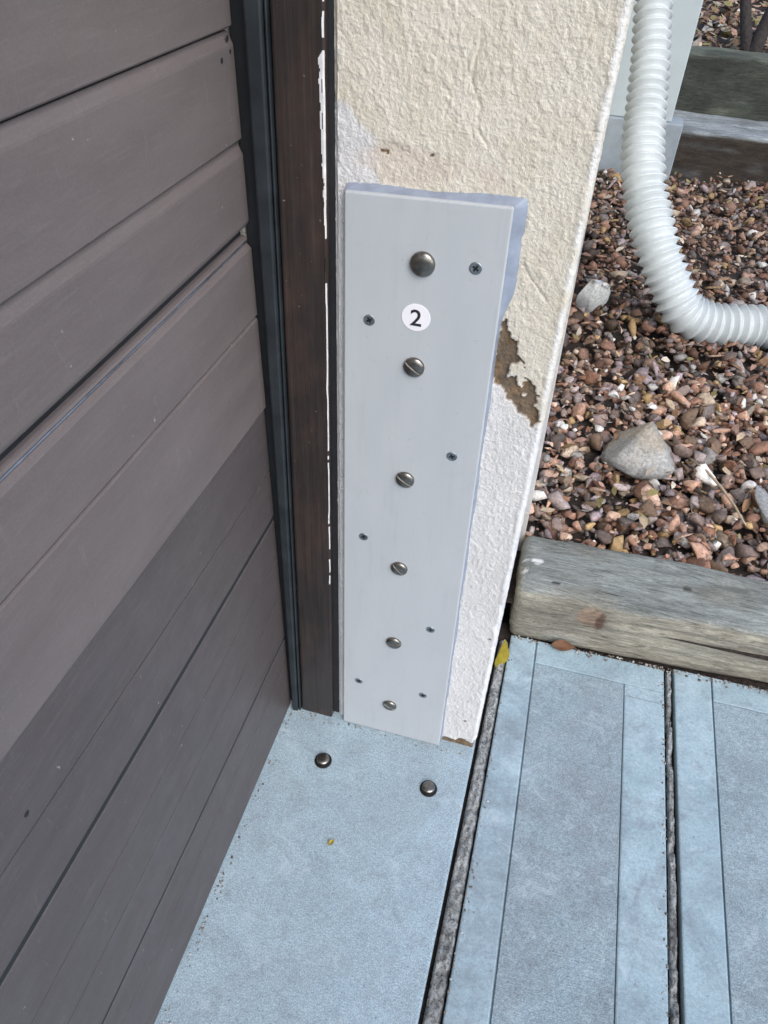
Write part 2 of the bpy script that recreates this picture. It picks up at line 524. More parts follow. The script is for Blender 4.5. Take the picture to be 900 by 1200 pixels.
# ================================================================== STUCCO WALL
def build_wall():
    x_l, x_r, r = 0.0868, 0.3748, 0.0075
    step = 0.0016
    zt = 1.34
    xs = list(np.arange(x_l, x_r - r, step))
    prof = [(x, 0.0, 0.0, -1.0) for x in xs]
    for i in range(1, 9):
        a = math.pi / 2 * i / 8
        prof.append((x_r - r + r * math.sin(a), r - r * math.cos(a), math.sin(a), -math.cos(a)))
    for y in (0.012, 0.018, 0.026, 0.036, 0.05, 0.08, 0.12, 0.2, 0.3):
        prof.append((x_r, y, 1.0, 0.0))
    zs = list(np.arange(0.0, zt, step)) + [zt]
    prof = np.array(prof)
    nz, nx = len(zs), len(prof)
    Z = np.repeat(np.array(zs), nx)
    P4 = np.tile(prof, (nz, 1))
    P = np.stack([P4[:, 0], P4[:, 1], Z], 1)
    n = P4[:, 2:4]
    x, z = P[:, 0], P[:, 2]
    # knock-down stucco relief
    a = vnoise(P, (250, 250, 170), 1)
    b = vnoise(P, (420, 420, 360), 2)
    c = vnoise(P, (60, 60, 40), 3)
    h = (smooth(0.45, 0.85, a) * 0.0009 + (b - .5) * 0.0009 + (c - .5) * 0.0003)
    w = vnoise(P, (9, 9, 7), 4)
    # paint: cream above, newer white below and round the head of the plate
    e = (vnoise(P, (35, 35, 35), 5) - .5) * 0.07 + (vnoise(P, (200, 200, 200), 6) - .5) * 0.010
    line = 0.892 - (x - 0.30) * 1.25
    white = smooth(-0.008, 0.008, (line + e) - z)
    lp = ((x - 0.100) / 0.042) ** 2 + ((z - 1.115) / 0.050) ** 2
    white = np.maximum(white, smooth(1.25, 0.85, lp + e * 14))
    white = np.maximum(white, smooth(0.004, -0.004, x - 0.113 + e * .4) * (z < 1.12))
    cream = np.array([0.625, 0.585, 0.50]) * (0.94 + 0.12 * w)[:, None]
    wcol = np.array([0.64, 0.635, 0.63]) * (0.95 + 0.10 * w)[:, None]
    col = cream * (1 - white)[:, None] + wcol * white[:, None]
    # pinkish scraped area above the plate
    sc = smooth(1.2, 0.6, ((x - 0.185) / 0.085) ** 2 + ((z - 1.112) / 0.022) ** 2 + e * 30)
    col = col * (1 - .6 * sc)[:, None] + np.array([0.58, 0.50, 0.43]) * (.6 * sc)[:, None]
    h -= sc * 0.0006
    # chipped patch down to the brown substrate (outline read off the wall)
    poly = np.array([(.300, .946), (.307, .951), (.312, .938), (.317, .925), (.323, .921), (.327, .905), (.334, .893),
                     (.338, .876), (.346, .869), (.356, .858), (.362, .852), (.362, .842), (.3605, .834), (.366, .822), (.369, .812),
                     (.363, .800), (.357, .803), (.352, .815), (.342, .818), (.337, .829), (.326, .836),
                     (.318, .848), (.313, .851), (.311, .857), (.300, .858)])
    jx = x + (vnoise(P, (170, 170, 170), 7) - .5) * 0.009
    jz = z + (vnoise(P, (170, 170, 170), 8) - .5) * 0.009
    ins = np.zeros(len(x), bool)
    m = (x > .28) & (z > .78) & (z < .97)
    for i in range(len(poly)):
        x0, z0 = poly[i]
        x1, z1 = poly[i - 1]
        cr = ((z0 > jz) != (z1 > jz)) & (jx < (x1 - x0) * (jz - z0) / (z1 - z0 + 1e-12) + x0)
        ins ^= cr
    ins &= m
    # islands of paint left inside
    for (ax, az, bx, bz) in ((.3285, .884, .007, .009), (.3345, .877, .006, .011), (.338, .868, .004, .008), (.322, .875, .004, .004), (.3445, .846, .003, .003)):
        ins &= ~((((jx - ax) / bx) ** 2 + ((jz - az) / bz) ** 2) < 1)
    # lost paint at the foot of the corner
    foot = (z < 0.012 + (vnoise(P, (90, 90, 90), 9) - .4) * 0.03) & (x > 0.30)
    spots = np.zeros(len(x), bool)
    for (ax, az, s) in ((.152, 1.121, .0030), (.204, 1.1235, .0030), (.345, .09, .003), (.352, .022, .0035), (.347, .157, .0028), (.36, .35, .002)):
        spots |= (((jx - ax) / s) ** 2 + ((jz - az) / s) ** 2) < 1
    br = np.array([0.165, 0.112, 0.066]) * (0.6 + 0.8 * vnoise(P, (120, 120, 120), 10))[:, None]
    br = br * (1 - .35 * smooth(.4, .7, c))[:, None] + np.array([.13, .12, .105]) * (.35 * smooth(.4, .7, c))[:, None]
    col = np.where((ins | foot | spots)[:, None], br, col)
    h = np.where(ins, -0.0042 + (b - .5) * 0.0022 + (a - .5) * .001, h)
    h = np.where(spots, -0.002, h)
    h = np.where(foot, -0.003 + (b - .5) * 0.002, h)
    # hairline cracks
    for pts in (((.243, 1.235), (.238, 1.20), (.246, 1.175), (.252, 1.15), (.262, 1.135)), ((.315, 1.02), (.335, .995), (.352, .978)), ((.215, 1.19), (.213, 1.16))):
        for (ax, az), (bx, bz) in zip(pts[:-1], pts[1:]):
            d = np.array([bx - ax, bz - az])
            L = np.linalg.norm(d)
            d /= L
            wx = x + (vnoise(P, (80, 80, 80), 12) - .5) * .006
            t = (wx - ax) * d[0] + (z - az) * d[1]
            s = np.abs((wx - ax) * d[1] - (z - az) * d[0])
            k = (t > 0) & (t < L) & (s < 0.0013)
            h = np.where(k, h - 0.0014, h)
    # broken arris low on the corner
    cor = smooth(0.3625, 0.3745, x) * smooth(.62, .50, z)
    h -= cor * np.clip(vnoise(P, (1, 1, 38), 14) - .52, 0, 1) * 0.016
    av = np.exp(-((x - 0.3700) / 0.0028) ** 2) * smooth(.25, .55, vnoise(P, (40, 40, 40), 18))
    keep = ~(ins | foot | spots)
    col = np.where(keep[:, None], col * (1 - .8 * av)[:, None] + np.array([.72, .73, .73]) * (.8 * av)[:, None], col)
    # soft lip to the arris
    arr = np.exp(-((x - 0.3695) / 0.004) ** 2) * (prof[:, 3][np.tile(np.arange(nx), nz)] < -.2)
    h += arr * 0.0012
    # ragged left edge beside the jamb
    P[:, 0] += n[:, 0] * h
    P[:, 1] += n[:, 1] * h
    le = smooth(0.0885, x_l, P4[:, 0])
    P[:, 0] += le * (vnoise(P, (1, 1, 130), 15) - .5) * 0.004 + smooth(0.100, 0.090, P4[:, 0]) * 0.0045 * z
    P[:, 1] += smooth(0.0945, x_l, P4[:, 0]) * 0.004
    idx = np.arange(nz * nx).reshape(nz, nx)
    F = np.stack([idx[:-1, :-1].ravel(), idx[:-1, 1:].ravel(), idx[1:, 1:].ravel(), idx[1:, :-1].ravel()], 1)
    return P, F, col

wall = empty('stucco_wall', (0.23, 0.1, 0.0), 'rough cream and white stucco wall end with a brown chipped patch', 'wall')
P, F, colr = build_wall()
obj('wall_face', P, F, mat_stucco, wall, smooth_shade=True, colors=colr)
cream = (0.625, 0.585, 0.50)
def plain_stucco(name, bm, c=cream):
    bmesh.ops.recalc_face_normals(bm, faces=bm.faces)
    bm.verts.index_update()
    v = [tuple(q.co) for q in bm.verts]
    f = [[y.index for y in q.verts] for q in bm.faces]
    bm.free()
    return obj(name, v, f, mat_stucco, wall, colors=np.tile(np.array(c), (len(v), 1)))
plain_stucco('wall_core', box(-0.25, 0.370, 0.0075, 0.30, 0.002, 1.338))
plain_stucco('upper_wall', box(-0.25, 0.3745, 0.0005, 0.30, 1.3405, 2.75))
plain_stucco('side_wall', box(-0.25, 0.3742, 0.3005, 3.16, 0.0, 2.75))
plain_stucco('foundation', box(0.3743, 0.389, 0.50, 3.14, 0.0, 0.21, 0.003), (0.42, 0.41, 0.39))
plain_stucco('lintel', box(-0.25, 0.3745, -3.4, -0.0005, 2.25, 2.75))

# ================================================================== DOOR JAMB
jamb = empty('door_jamb', (0.05, 0.0, 0.0), 'dark brown painted wooden door jamb with chipped white edge', 'door jamb')
def slat(name, mat, xb, xt, y0, y1, z0=0.0015, z1=2.24, bevel=0.0015, zref=1.25):
    k = z1 / zref
    a0, b0 = xb
    a1, b1 = xb[0] + (xt[0] - xb[0]) * k, xb[1] + (xt[1] - xb[1]) * k
    bm = prism([(a0, y0, z0), (b0, y0, z0), (b0, y1, z0), (a0, y1, z0)],
               [(a1, y0, z1), (b1, y0, z1), (b1, y1, z1), (a1, y1, z1)], bevel, 2, 'all')
    return bm_obj(name, bm, mat, jamb)
slat('recess', mat_black, (-0.03, 0.0885), (-0.02, 0.0935), 0.0025, 0.0070, bevel=0)
slat('weatherstrip', mat_strip, (-0.0077, 0.0048), (0.0062, 0.0260), -0.020, 0.0024, bevel=0.003)
slat('stop_bead', mat_strip, (0.0064, 0.0098), (0.0272, 0.0302), -0.0165, 0.0024)

def board():
    # the jamb board: fine grid so its right arris can be chipped
    zs = np.concatenate([np.arange(0.0015, 1.34, 0.0016), [1.4, 2.24]])
    prof = []
    for t in np.linspace(0, 1, 24):
        prof.append((t, 0.0))
    rows = []
    for z in zs:
        k = z / 1.25
        xa = 0.0118 + (0.0318 - 0.0118) * k
        xb = 0.0770 + (0.0880 - 0.0770) * k
        row = [(xa, 0.002, z), (xa, -0.0105, z), (xa + .0015, -0.012, z)]
        row += [(xa + .0015 + (xb - xa - .0095) * t, -0.012, z) for t in np.linspace(0.06, 1, 16)]
        row += [(xb - 0.0080 + 0.0011 * q, -0.012, z) for q in range(1, 7)]
        row += [(xb, -0.0105, z), (xb, -0.0060, z), (xb, 0.002, z)]
        rows.append(row)
    P = np.array(rows)
    nz, nx = P.shape[:2]
    chip = (vnoise(np.stack([0 * zs, 0 * zs, zs], 1), (1, 1, 45), 21) - .45) * 0.004
    P[:, -4, 0] -= np.clip(chip, 0, 1)[:]
    P[:, -3, 0] -= np.clip(chip, 0, 1)[:] * .6
    P[:, 3:-3, 1] += ((vnoise(P[:, 3:-3].reshape(-1, 3), (180, 1, 7), 22) - .5) * 0.0012).reshape(nz, -1)
    # chipped white arris: width of the flaked band along the height
    fm = np.zeros((nz - 1, nx - 1), int)
    zz = (zs[:-1] + zs[1:]) / 2
    q = np.stack([0 * zz, 0 * zz, zz], 1)
    on = .7 * vnoise(q, (1, 1, 16), 23) + .3 * vnoise(q, (1, 1, 90), 24)
    wid = np.interp(zz, [0, .35, .5, .8, 1.0, 1.1, 1.17, 1.26], [0.3, 0.4, 0.9, 0.8, 1.2, 2.8, 4.6, 5.4]) * smooth(.30, .62, on + .16 * (zz > 1.02)) * 1.2
    for kk in range(1, 8):
        edge = vnoise(np.stack([zz * 0 + kk, 0 * zz, zz], 1), (1, 1, 160), 27) - .5
        fm[:, -2 - kk] = (wid + edge * 1.3 > kk - .3)
    dark = (zz > 1.13) & (np.abs(vnoise(q, (1, 1, 30), 29) - .5) < .2)
    fm[:, -5][dark] = 0
    idx = np.arange(nz * nx).reshape(nz, nx)
    F = np.stack([idx[:-1, :-1].ravel(), idx[:-1, 1:].ravel(), idx[1:, 1:].ravel(), idx[1:, :-1].ravel()], 1)
    return obj('jamb_board', P.reshape(-1, 3), F, mat_trim, jamb, mats=[mat_trim, mat_chipedge], fmat=fm.ravel())
board()

# ================================================================== GARAGE DOOR
door = empty('garage_door', (-0.03, -1.4, 0.0), 'brown grooved garage door beside the jamb', 'garage door')
XD = -0.0125
Y_FAR = -0.008
# (z at far end, z at y=-0.8)
LN = {'A': (1.226, 1.246), 'B': (1.118, 1.139), 'C': (1.017, 1.030), 'D': (0.903, 0.932), 'E': (0.757, 0.802), 'f': (0.640, 0.688),
      'F': (0.546, 0.575), 'l1': (0.447, 0.452), 'l2': (0.345, 0.354), 'G': (0.232, 0.242), 'g': (0.153, 0.160), 'Z': (0.004, 0.006),
      'T1': (1.335, 1.355), 'T2': (1.43, 1.45), 'T3': (1.56, 1.58), 'T4': (1.83, 1.84), 'T5': (2.2, 2.2)}
ST = [Y_FAR, -0.12, -0.3, -0.55, -0.8, -3.2]
def zat(key, y):
    f, n = LN[key]
    t = min((Y_FAR - y) / (Y_FAR + 0.8), 1.0)
    return f + (n - f) * t
def door_panel(top, bot, prof_top, prof_bot, mat, parent=door, name='door_panel'):
    """profile offsets (dx, dz) measured from the top and bottom lines"""
    P, F = [], []
    n = len(prof_top) + len(prof_bot)
    for y in ST:
        for dx, dz in prof_top:
            P.append((XD + dx, y, zat(top, y) + dz))
        for dx, dz in prof_bot:
            P.append((XD + dx, y, zat(bot, y) + dz))
    for i in range(len(ST) - 1):
        for j in range(n - 1):
            F.append((i * n + j, i * n + j + 1, (i + 1) * n + j + 1, (i + 1) * n + j))
    F.append(tuple(range(n)))
    return obj(name, P, F, mat, parent)
B = -0.035                                                   # back of the leaf
V_in = [(B, -0.0025), (-0.0065, -0.0030), (-0.0042, -0.0062), (-0.0004, -0.0145), (0, -0.017)]   # upper lip of a board: long upward-facing bevel
V_out = [(0, 0.0022), (-0.0015, 0.0004), (-0.0075, -0.0004), (B, -0.0004)]      # square lower edge
S_in = [(B, -0.0032), (-0.003, -0.0032), (-0.0008, -0.0046), (0, -0.0056)]       # small groove
S_out = [(0, 0.0012), (-0.001, 0.0), (-0.003, -0.0002), (B, -0.0002)]
T_in = [(B, -0.0022), (-0.0003, -0.0022), (0, -0.0026)]
T_out = [(0, 0.0003), (-0.0002, 0.0), (B, 0.0)]
C_in = [(B, -0.0080), (-0.016, -0.0080), (-0.0085, -0.0088), (-0.0052, -0.0098), (-0.0042, -0.0125), (-0.0068, -0.0140), (-0.0068, -0.0170), (-0.0022, -0.0205), (0, -0.0235)]
C_out = [(0, 0.012), (-0.0010, 0.0085), (-0.0032, 0.0050), (-0.0065, 0.0020), (-0.0105, 0.0), (B, -0.0005)]
E_out = [(0.0008, 0.002), (-0.0002, 0.0004), (-0.0030, 0.0), (B, 0.0)]
E_in = [(B, -0.0006), (-0.0028, -0.0006), (-0.0024, -0.003)]
F_out = [(0, 0.0035), (0.0016, 0.0015), (0.0010, 0.0), (-0.009, -0.0004), (B, -0.0004)]
F_in = [(B, -0.0100), (-0.0085, -0.0100), (-0.0045, -0.0112), (-0.0026, -0.0130)]
G_out = [(-0.0024, 0.0012), (-0.0028, 0.0), (B, 0.0)]
G_in = [(B, -0.0070), (-0.008, -0.0070), (-0.004, -0.0080), (-0.0024, -0.0092)]
t2 = lambda pr: [(-0.0024 + a if a > -0.03 else a, b) for a, b in pr]
door_panel('T4', 'T3', C_in, V_out, mat_door)
door_panel('T5', 'T4', V_in, C_out, mat_door)
door_panel('T3', 'T2', V_in, V_out, mat_door)
door_panel('T2', 'T1', V_in, V_out, mat_door)
door_panel('T1', 'A', V_in, V_out, mat_door)
door_panel('A', 'B', V_in, V_out, mat_door)
door_panel('B', 'C', V_in, C_out, mat_door)
door_panel('C', 'D', C_in, S_out, mat_door)
door_panel('D', 'E', S_in, E_out, mat_door)
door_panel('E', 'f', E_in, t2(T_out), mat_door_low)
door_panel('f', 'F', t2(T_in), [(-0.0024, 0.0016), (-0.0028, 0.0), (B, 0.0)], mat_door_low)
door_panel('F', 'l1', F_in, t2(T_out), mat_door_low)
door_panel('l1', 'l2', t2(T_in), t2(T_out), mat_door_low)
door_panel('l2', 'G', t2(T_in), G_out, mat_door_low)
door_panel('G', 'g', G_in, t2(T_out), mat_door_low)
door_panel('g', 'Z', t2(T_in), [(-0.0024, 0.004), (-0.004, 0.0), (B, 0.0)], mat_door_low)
def seam_shade(key, z_hi, z_lo, depth):  # black strip filling the gap, stands in for the shade in the seam
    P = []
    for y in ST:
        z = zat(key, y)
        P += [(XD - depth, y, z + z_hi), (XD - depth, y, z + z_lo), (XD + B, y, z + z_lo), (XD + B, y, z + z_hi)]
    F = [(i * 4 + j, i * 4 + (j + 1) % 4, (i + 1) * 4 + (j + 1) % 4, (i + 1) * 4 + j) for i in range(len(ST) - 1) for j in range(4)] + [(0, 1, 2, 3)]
    obj('seam_shade', P, F, mat_black, door)
seam_shade('C', -0.0012, -0.0092, 0.0125)
seam_shade('F', -0.0002, -0.0096, 0.0029)
seam_shade('G', -0.0002, -0.0066, 0.0029)
def edge_highlight(key, z_hi, z_lo, x_off):  # thin bluish metal strip added to draw the joint's highlight line
    P = []
    for y in ST:
        z = zat(key, y)
        P += [(XD + x_off, y, z + z_hi), (XD + x_off + .0006, y, z + (z_hi + z_lo) / 2), (XD + x_off, y, z + z_lo), (XD + x_off - .003, y, z + z_lo), (XD + x_off - .003, y, z + z_hi)]
    F = [(i * 5 + j, i * 5 + (j + 1) % 5, (i + 1) * 5 + (j + 1) % 5, (i + 1) * 5 + j) for i in range(len(ST) - 1) for j in range(5)] + [(0, 1, 2, 3, 4)]
    obj('joint_highlight', P, F, m_simple('worn bluish metal highlight', (0.20, 0.22, 0.27), .35, .7, .5, 30), door)
edge_highlight('C', -0.0142, -0.0168, -0.0052)
bm_obj('door_core', box(-0.060, XD + B + 0.012, -3.2, -0.010, 0.006, 2.2), mat_black, door)
bm_obj('bottom_seal', box(-0.042, XD - 0.010, -3.2, -0.010, 0.0005, 0.0045), mat_black, door)
# screw holes through the paint
bmh = bmesh.new()
bmesh.ops.create_cone(bmh, cap_ends=True, segments=14, radius1=1, radius2=0.9, depth=0.4)
hv = [tuple(v.co) for v in bmh.verts]
hf = [[v.index for v in f.verts] for f in bmh.faces]
bmh.free()
h0 = None
for (y, z, r) in ((-0.0205, 1.2185, .0030), (-0.0165, 1.2060, .0023), (-0.0385, 1.2020, .0030), (-0.605, 0.700, .0036)):
    x = XD + 0.00008 if z > .76 else XD - 0.0023
    if h0 is None:
        h0 = obj('screw_hole', hv, hf, mat_black, None, origin=(0, 0, 0))
        h0.parent = door
        o = h0
    else:
        o = share('screw_hole', h0, (0, 0, 0), door)
    o.location = Vector((x, y, z)) - wloc(door)
    o.rotation_euler = (0, math.pi / 2, 0)
    o.scale = (r, r, 0.0006)

# ================================================================== MOUNTING PLATE
plate = empty('mounting_plate', (0.205, -0.007, 0.0), 'tall pale grey plate with numbered sticker screwed to the stucco', 'plate')
YF = -0.014
KF = (YF - CAM.y) / (-0.022 - CAM.y)
def pf(x, z):
    return CAM.x + (x - CAM.x) * KF, CAM.z + (z - CAM.z) * KF
XL, XR, ZT = pf(0.108, 0)[0], pf(0.3015, 0)[0], pf(0, 1.083)[1]
bm_obj('plate_panel', prism([(XL - .003, YF, .0015), (XR + .004, YF, .0015), (XR + .004, 0.003, .0015), (XL - .003, 0.003, .0015)],
                            [(XL + .003, YF, ZT), (XR - .003, YF, ZT + .006), (XR - .003, 0.003, ZT + .006), (XL + .003, 0.003, ZT)], 0.0022, 3, 'all'), mat_plate, plate)

def sealant_bead(pts, name='sealant'):
    """pts: list of (inner point on the plate edge, outer point on the wall)"""
    P, F = [], []
    k = 7
    for a, b in pts:
        a, b = Vector(a), Vector(b)
        for j in range(k + 1):
            t = j / k
            p = a.lerp(b, t)
            bul = math.sin(t * math.pi) * 0.0014
            P.append((p.x, p.y - bul, p.z))
    P = np.array(P)
    d = (vnoise(P, (110, 110, 110), 31) - .5) * 0.0022
    P[:, 1] += d * .6
    P[:, 0] += (vnoise(P, (160, 160, 160), 33) - .5) * 0.0012
    n = len(pts)
    F = np.array([[i * (k + 1) + j, i * (k + 1) + j + 1, (i + 1) * (k + 1) + j + 1, (i + 1) * (k + 1) + j] for i in range(n - 1) for j in range(k)])
    return obj(name, P, F, mat_sealant, plate, smooth_shade=True)
top = []
for i in range(60):
    t = i / 59
    x = XL + 0.003 + (XR - XL - 0.0065) * t
    z = ZT + 0.006 * t
    ww = 0.005 + 0.003 * math.sin(t * 9) * .5 + 0.002 * t
    top.append(((x, YF + 0.0045, z - 0.0005), (x + 0.008 * max(0, t - .85) / .15, 0.001, z + ww)))
side = []
for i in range(160):
    z = ZT + 0.0045 - (ZT + 0.0025) * i / 159
    x = XR - 0.003 + 0.007 * (1 - z / ZT)
    if z > 0.985:
        w = 0.0145
    elif z > 0.945:
        w = 0.0145 - (0.985 - z) / 0.040 * 0.0115
    else:
        w = 0.0030 + 0.0008 * math.sin(z * 40)
    side.append(((x - 0.0002, YF + 0.0035, z), (x + w, 0.001, z)))
sealant_bead(top + [((XR - 0.0032, YF + 0.004, ZT + 0.0055), (XR + 0.0095, 0.001, ZT + 0.0125))] + side)

def slotted_disc(R, H, slot_w, slot_d, base_h):
    """domed head lying in the xy plane, dome along +z, with a slot along y"""
    w = slot_w / R / 2
    xs = sorted(set([-w * 1.02, -w, w, w * 1.02] + list(np.sin(np.linspace(-math.pi / 2, math.pi / 2, 25))))) if slot_w > 0 else list(np.sin(np.linspace(-math.pi / 2, math.pi / 2, 25)))
    ny = 22
    P, F = [], []
    for x in xs:
        half = math.sqrt(max(0, 1 - x * x))
        for j in range(ny + 1):
            y = half * math.sin(-math.pi / 2 + math.pi * j / ny)
            rr = min(1, x * x + y * y)
            h = base_h + H * math.sqrt(max(0, 1 - rr ** 1.6))
            if slot_w > 0 and abs(x) <= w * 1.001:
                h = min(h, base_h + H - slot_d)
            P.append((x * R, y * R, h))
    m = ny + 1
    for i in range(len(xs) - 1):
        for j in range(ny):
            F.append((i * m + j, (i + 1) * m + j, (i + 1) * m + j + 1, i * m + j + 1))
    # rim skirt
    n0 = len(P)
    for i in range(48):
        a = 2 * math.pi * i / 48
        P.append((R * math.cos(a), R * math.sin(a), base_h + .0002))
    for i in range(48):
        a = 2 * math.pi * i / 48
        P.append((R * math.cos(a), R * math.sin(a), 0))
    for i in range(48):
        j = (i + 1) % 48
        F.append((n0 + 48 + i, n0 + 48 + j, n0 + j, n0 + i))
    return P, F

def proto(name, P, F, mat, smooth_shade=True):
    me_o = obj(name, P, F, mat, None, smooth_shade=smooth_shade)
    return me_o
big_slot = slotted_disc(0.0138, 0.0042, 0.0026, 0.0030, 0.0022)
big_plain = slotted_disc(0.0150, 0.0050, 0.0, 0.0, 0.0024)
FACE = (math.pi / 2, 0, 0)
def place_head(name, geo, loc, spin, parent, mat, holder={}, slot=None):
    key = id(geo)
    if key not in holder:
        fm = None
        if slot:
            V_ = np.array(geo[0])
            fm = [1 if (len(f) == 4 and np.abs(V_[list(f), 0]).max() <= slot * .5 * 1.03) else 0 for f in geo[1]]
        o = obj(name, geo[0], geo[1], mat, None, smooth_shade=True, mats=[mat, mat_slot] if slot else None, fmat=fm)
        o.parent = parent
        holder[key] = o
    else:
        o = share(name, holder[key], (0, 0, 0), parent)
    o.location = Vector(loc) - (wloc(parent) if parent else Vector())
    o.rotation_euler = (Matrix.Rotation(math.pi / 2, 4, 'X') @ Matrix.Rotation(spin, 4, 'Z')).to_euler()
    return o
yf = YF - 0.0002
place_head('dome_screw', big_plain, (pf(0.205, 0)[0], yf, pf(0, 1.013)[1]), 0, plate, mat_steel)
for (x, z, s) in ((.203, .876, 0.95), (.201, .689, 1.0), (.201, .503, 0.8), (.200, .311, 1.9), (.200, .115, 1.1)):
    x, z = pf(x, z)
    place_head('dome_screw', big_slot, (x, yf, z), s, plate, mat_steel, slot=0.0026)

# small countersunk screws with a cross recess
def small_screw():
    P, F = [], []
    R = 0.0074
    seg = 32
    rings = [(1.0, 0.0), (0.98, 0.0007), (0.86, 0.0009), (0.66, 0.0006), (0.0, 0.0007)]
    for r, h in rings[:-1]:
        for i in range(seg):
            a = 2 * math.pi * i / seg
            P.append((R * r * math.cos(a), R * r * math.sin(a), h))
    P.append((0, 0, 0.0007))
    for k in range(3):
        for i in range(seg):
            j = (i + 1) % seg
            F.append((k * seg + i, k * seg + j, (k + 1) * seg + j, (k + 1) * seg + i))
    c = len(P) - 1
    for i in range(seg):
        F.append((3 * seg + i, 3 * seg + (i + 1) % seg, c))
    return P, F
def cross():
    P, F = [], []
    for rot in (0, 1):
        q = [(-.0011, -.0040, .00072), (.0011, -.0040, .00072), (.0011, .0040, .00072), (-.0011, .0040, .00072)]
        q2 = [(x, y, .0010 + rot * .00004) for x, y, z in q]
        if rot:
            q = [(-y, x, z) for x, y, z in q]
            q2 = [(-y, x, z) for x, y, z in q2]
        n = len(P)
        P += q + q2
        F += [(n + 4, n + 5, n + 6, n + 7), (n, n + 1, n + 5, n + 4), (n + 1, n + 2, n + 6, n + 5), (n + 2, n + 3, n + 7, n + 6), (n + 3, n, n + 4, n + 7)]
    return P, F
sm, cx = small_screw(), cross()
c0 = None
for (x, z) in ((.266, 1.017), (.143, .931), (.264, .746), (.141, .556), (.262, .369), (.137, .169), (.262, .174)):
    x, z = pf(x, z)
    s = place_head('countersunk_screw', sm, (x, yf, z), random.uniform(0, 3), plate, mat_zinc)
    if c0 is None:
        c0 = obj('recess', cx[0], cx[1], mat_recess, None)
        r_ = c0
    else:
        r_ = share('recess', c0, (0, 0, 0))
    r_.parent = s
    r_.location = (0, 0, 0)

# numbered sticker
SX, SZ = pf(0.2012, 0.9445)
st_v = [(SX, yf - .0007, SZ)] + [(SX + .0178 * math.cos(2 * math.pi * i / 64), yf - .0005, SZ + .0178 * math.sin(2 * math.pi * i / 64)) for i in range(64)] + \
       [(SX + .0180 * math.cos(2 * math.pi * i / 64), yf + .0001, SZ + .0180 * math.sin(2 * math.pi * i / 64)) for i in range(64)]
st_f = [(0, 1 + i, 1 + (i + 1) % 64) for i in range(64)] + [(1 + i, 65 + i, 65 + (i + 1) % 64, 1 + (i + 1) % 64) for i in range(64)]
stk = obj('number_sticker', st_v, st_f, mat_sticker, plate, origin=(SX, yf, SZ))
cu = bpy.data.curves.new('numeral', 'FONT')
cu.body = '2'
cu.size = 0.0305
cu.align_x = 'CENTER'
cu.align_y = 'CENTER'
cu.extrude = 0.0001
cu.offset = 0.0003
tmp = bpy.data.objects.new('tmp_text', cu)
COL.objects.link(tmp)
bpy.context.view_layer.update()
dg = bpy.context.evaluated_depsgraph_get()
me = bpy.data.meshes.new_from_object(tmp.evaluated_get(dg))
bpy.data.objects.remove(tmp)
vs = np.array([v.co[:] for v in me.vertices])
cen = (vs.min(0) + vs.max(0)) / 2
for v in me.vertices:
    v.co = ((v.co.x - cen[0]) * 1.02, (v.co.y - cen[1]) * 1.0, v.co.z)
me.materials.clear()
me.materials.append(mat_ink)
num = bpy.data.objects.new('numeral', me)
COL.objects.link(num)
num.parent = stk
num.location = (0.0002, -0.00095, 0)
num.rotation_euler = (math.pi / 2, 0, 0)

# ================================================================== FLOOR BOLTS
bolt_geo = slotted_disc(0.0125, 0.0042, 0.0, 0.0, 0.0052)
def floor_bolt(x, y, label):
    e_ = empty('floor_bolt', (x, y, 0.0), label, 'bolt', 'anchor bolts in the threshold slab')
    ring = []
    o = obj('bolt_head', bolt_geo[0], bolt_geo[1], mat_steel, None, smooth_shade=True)
    o.parent = e_
    o.location = (0, 0, 0.0016)
    P, F = [], []
    for i in range(40):
        a = 2 * math.pi * i / 40
        for r, z in ((0.0172, 0.0002), (0.0165, 0.0018), (0.0120, 0.0018)):
            P.append((x + r * math.cos(a), y + r * math.sin(a), z))
    for i in range(40):
        j = (i + 1) % 40
        F += [(i * 3, j * 3, j * 3 + 1, i * 3 + 1), (i * 3 + 1, j * 3 + 1, j * 3 + 2, i * 3 + 2)]
    obj('shadow_ring', P, F, mat_recess, e_)  # black ring draws the shadow around the bolt head
floor_bolt(0.091, -0.110, 'round steel anchor bolt in the concrete nearer the garage door')
floor_bolt(0.305, -0.109, 'round steel anchor bolt in the concrete nearer the slab joint')

# ================================================================== GRAVEL BED
soil = obj('soil', [(0.30, 0.33, 0.085), (2.7, 0.33, 0.085), (2.7, 3.6, 0.085), (0.30, 3.6, 0.085)], [(0, 1, 2, 3)], mat_soil)
tag(soil, kind='structure')

def ico(sub):
    bm = bmesh.new()
    bmesh.ops.create_icosphere(bm, subdivisions=sub, radius=1)
    bm.verts.index_update()
    v = np.array([q.co[:] for q in bm.verts])
    f = np.array([[y.index for y in q.verts] for q in bm.faces])
    bm.free()
    return v, f
ICO1, ICO2, ICO3 = ico(1), ico(2), ico(3)

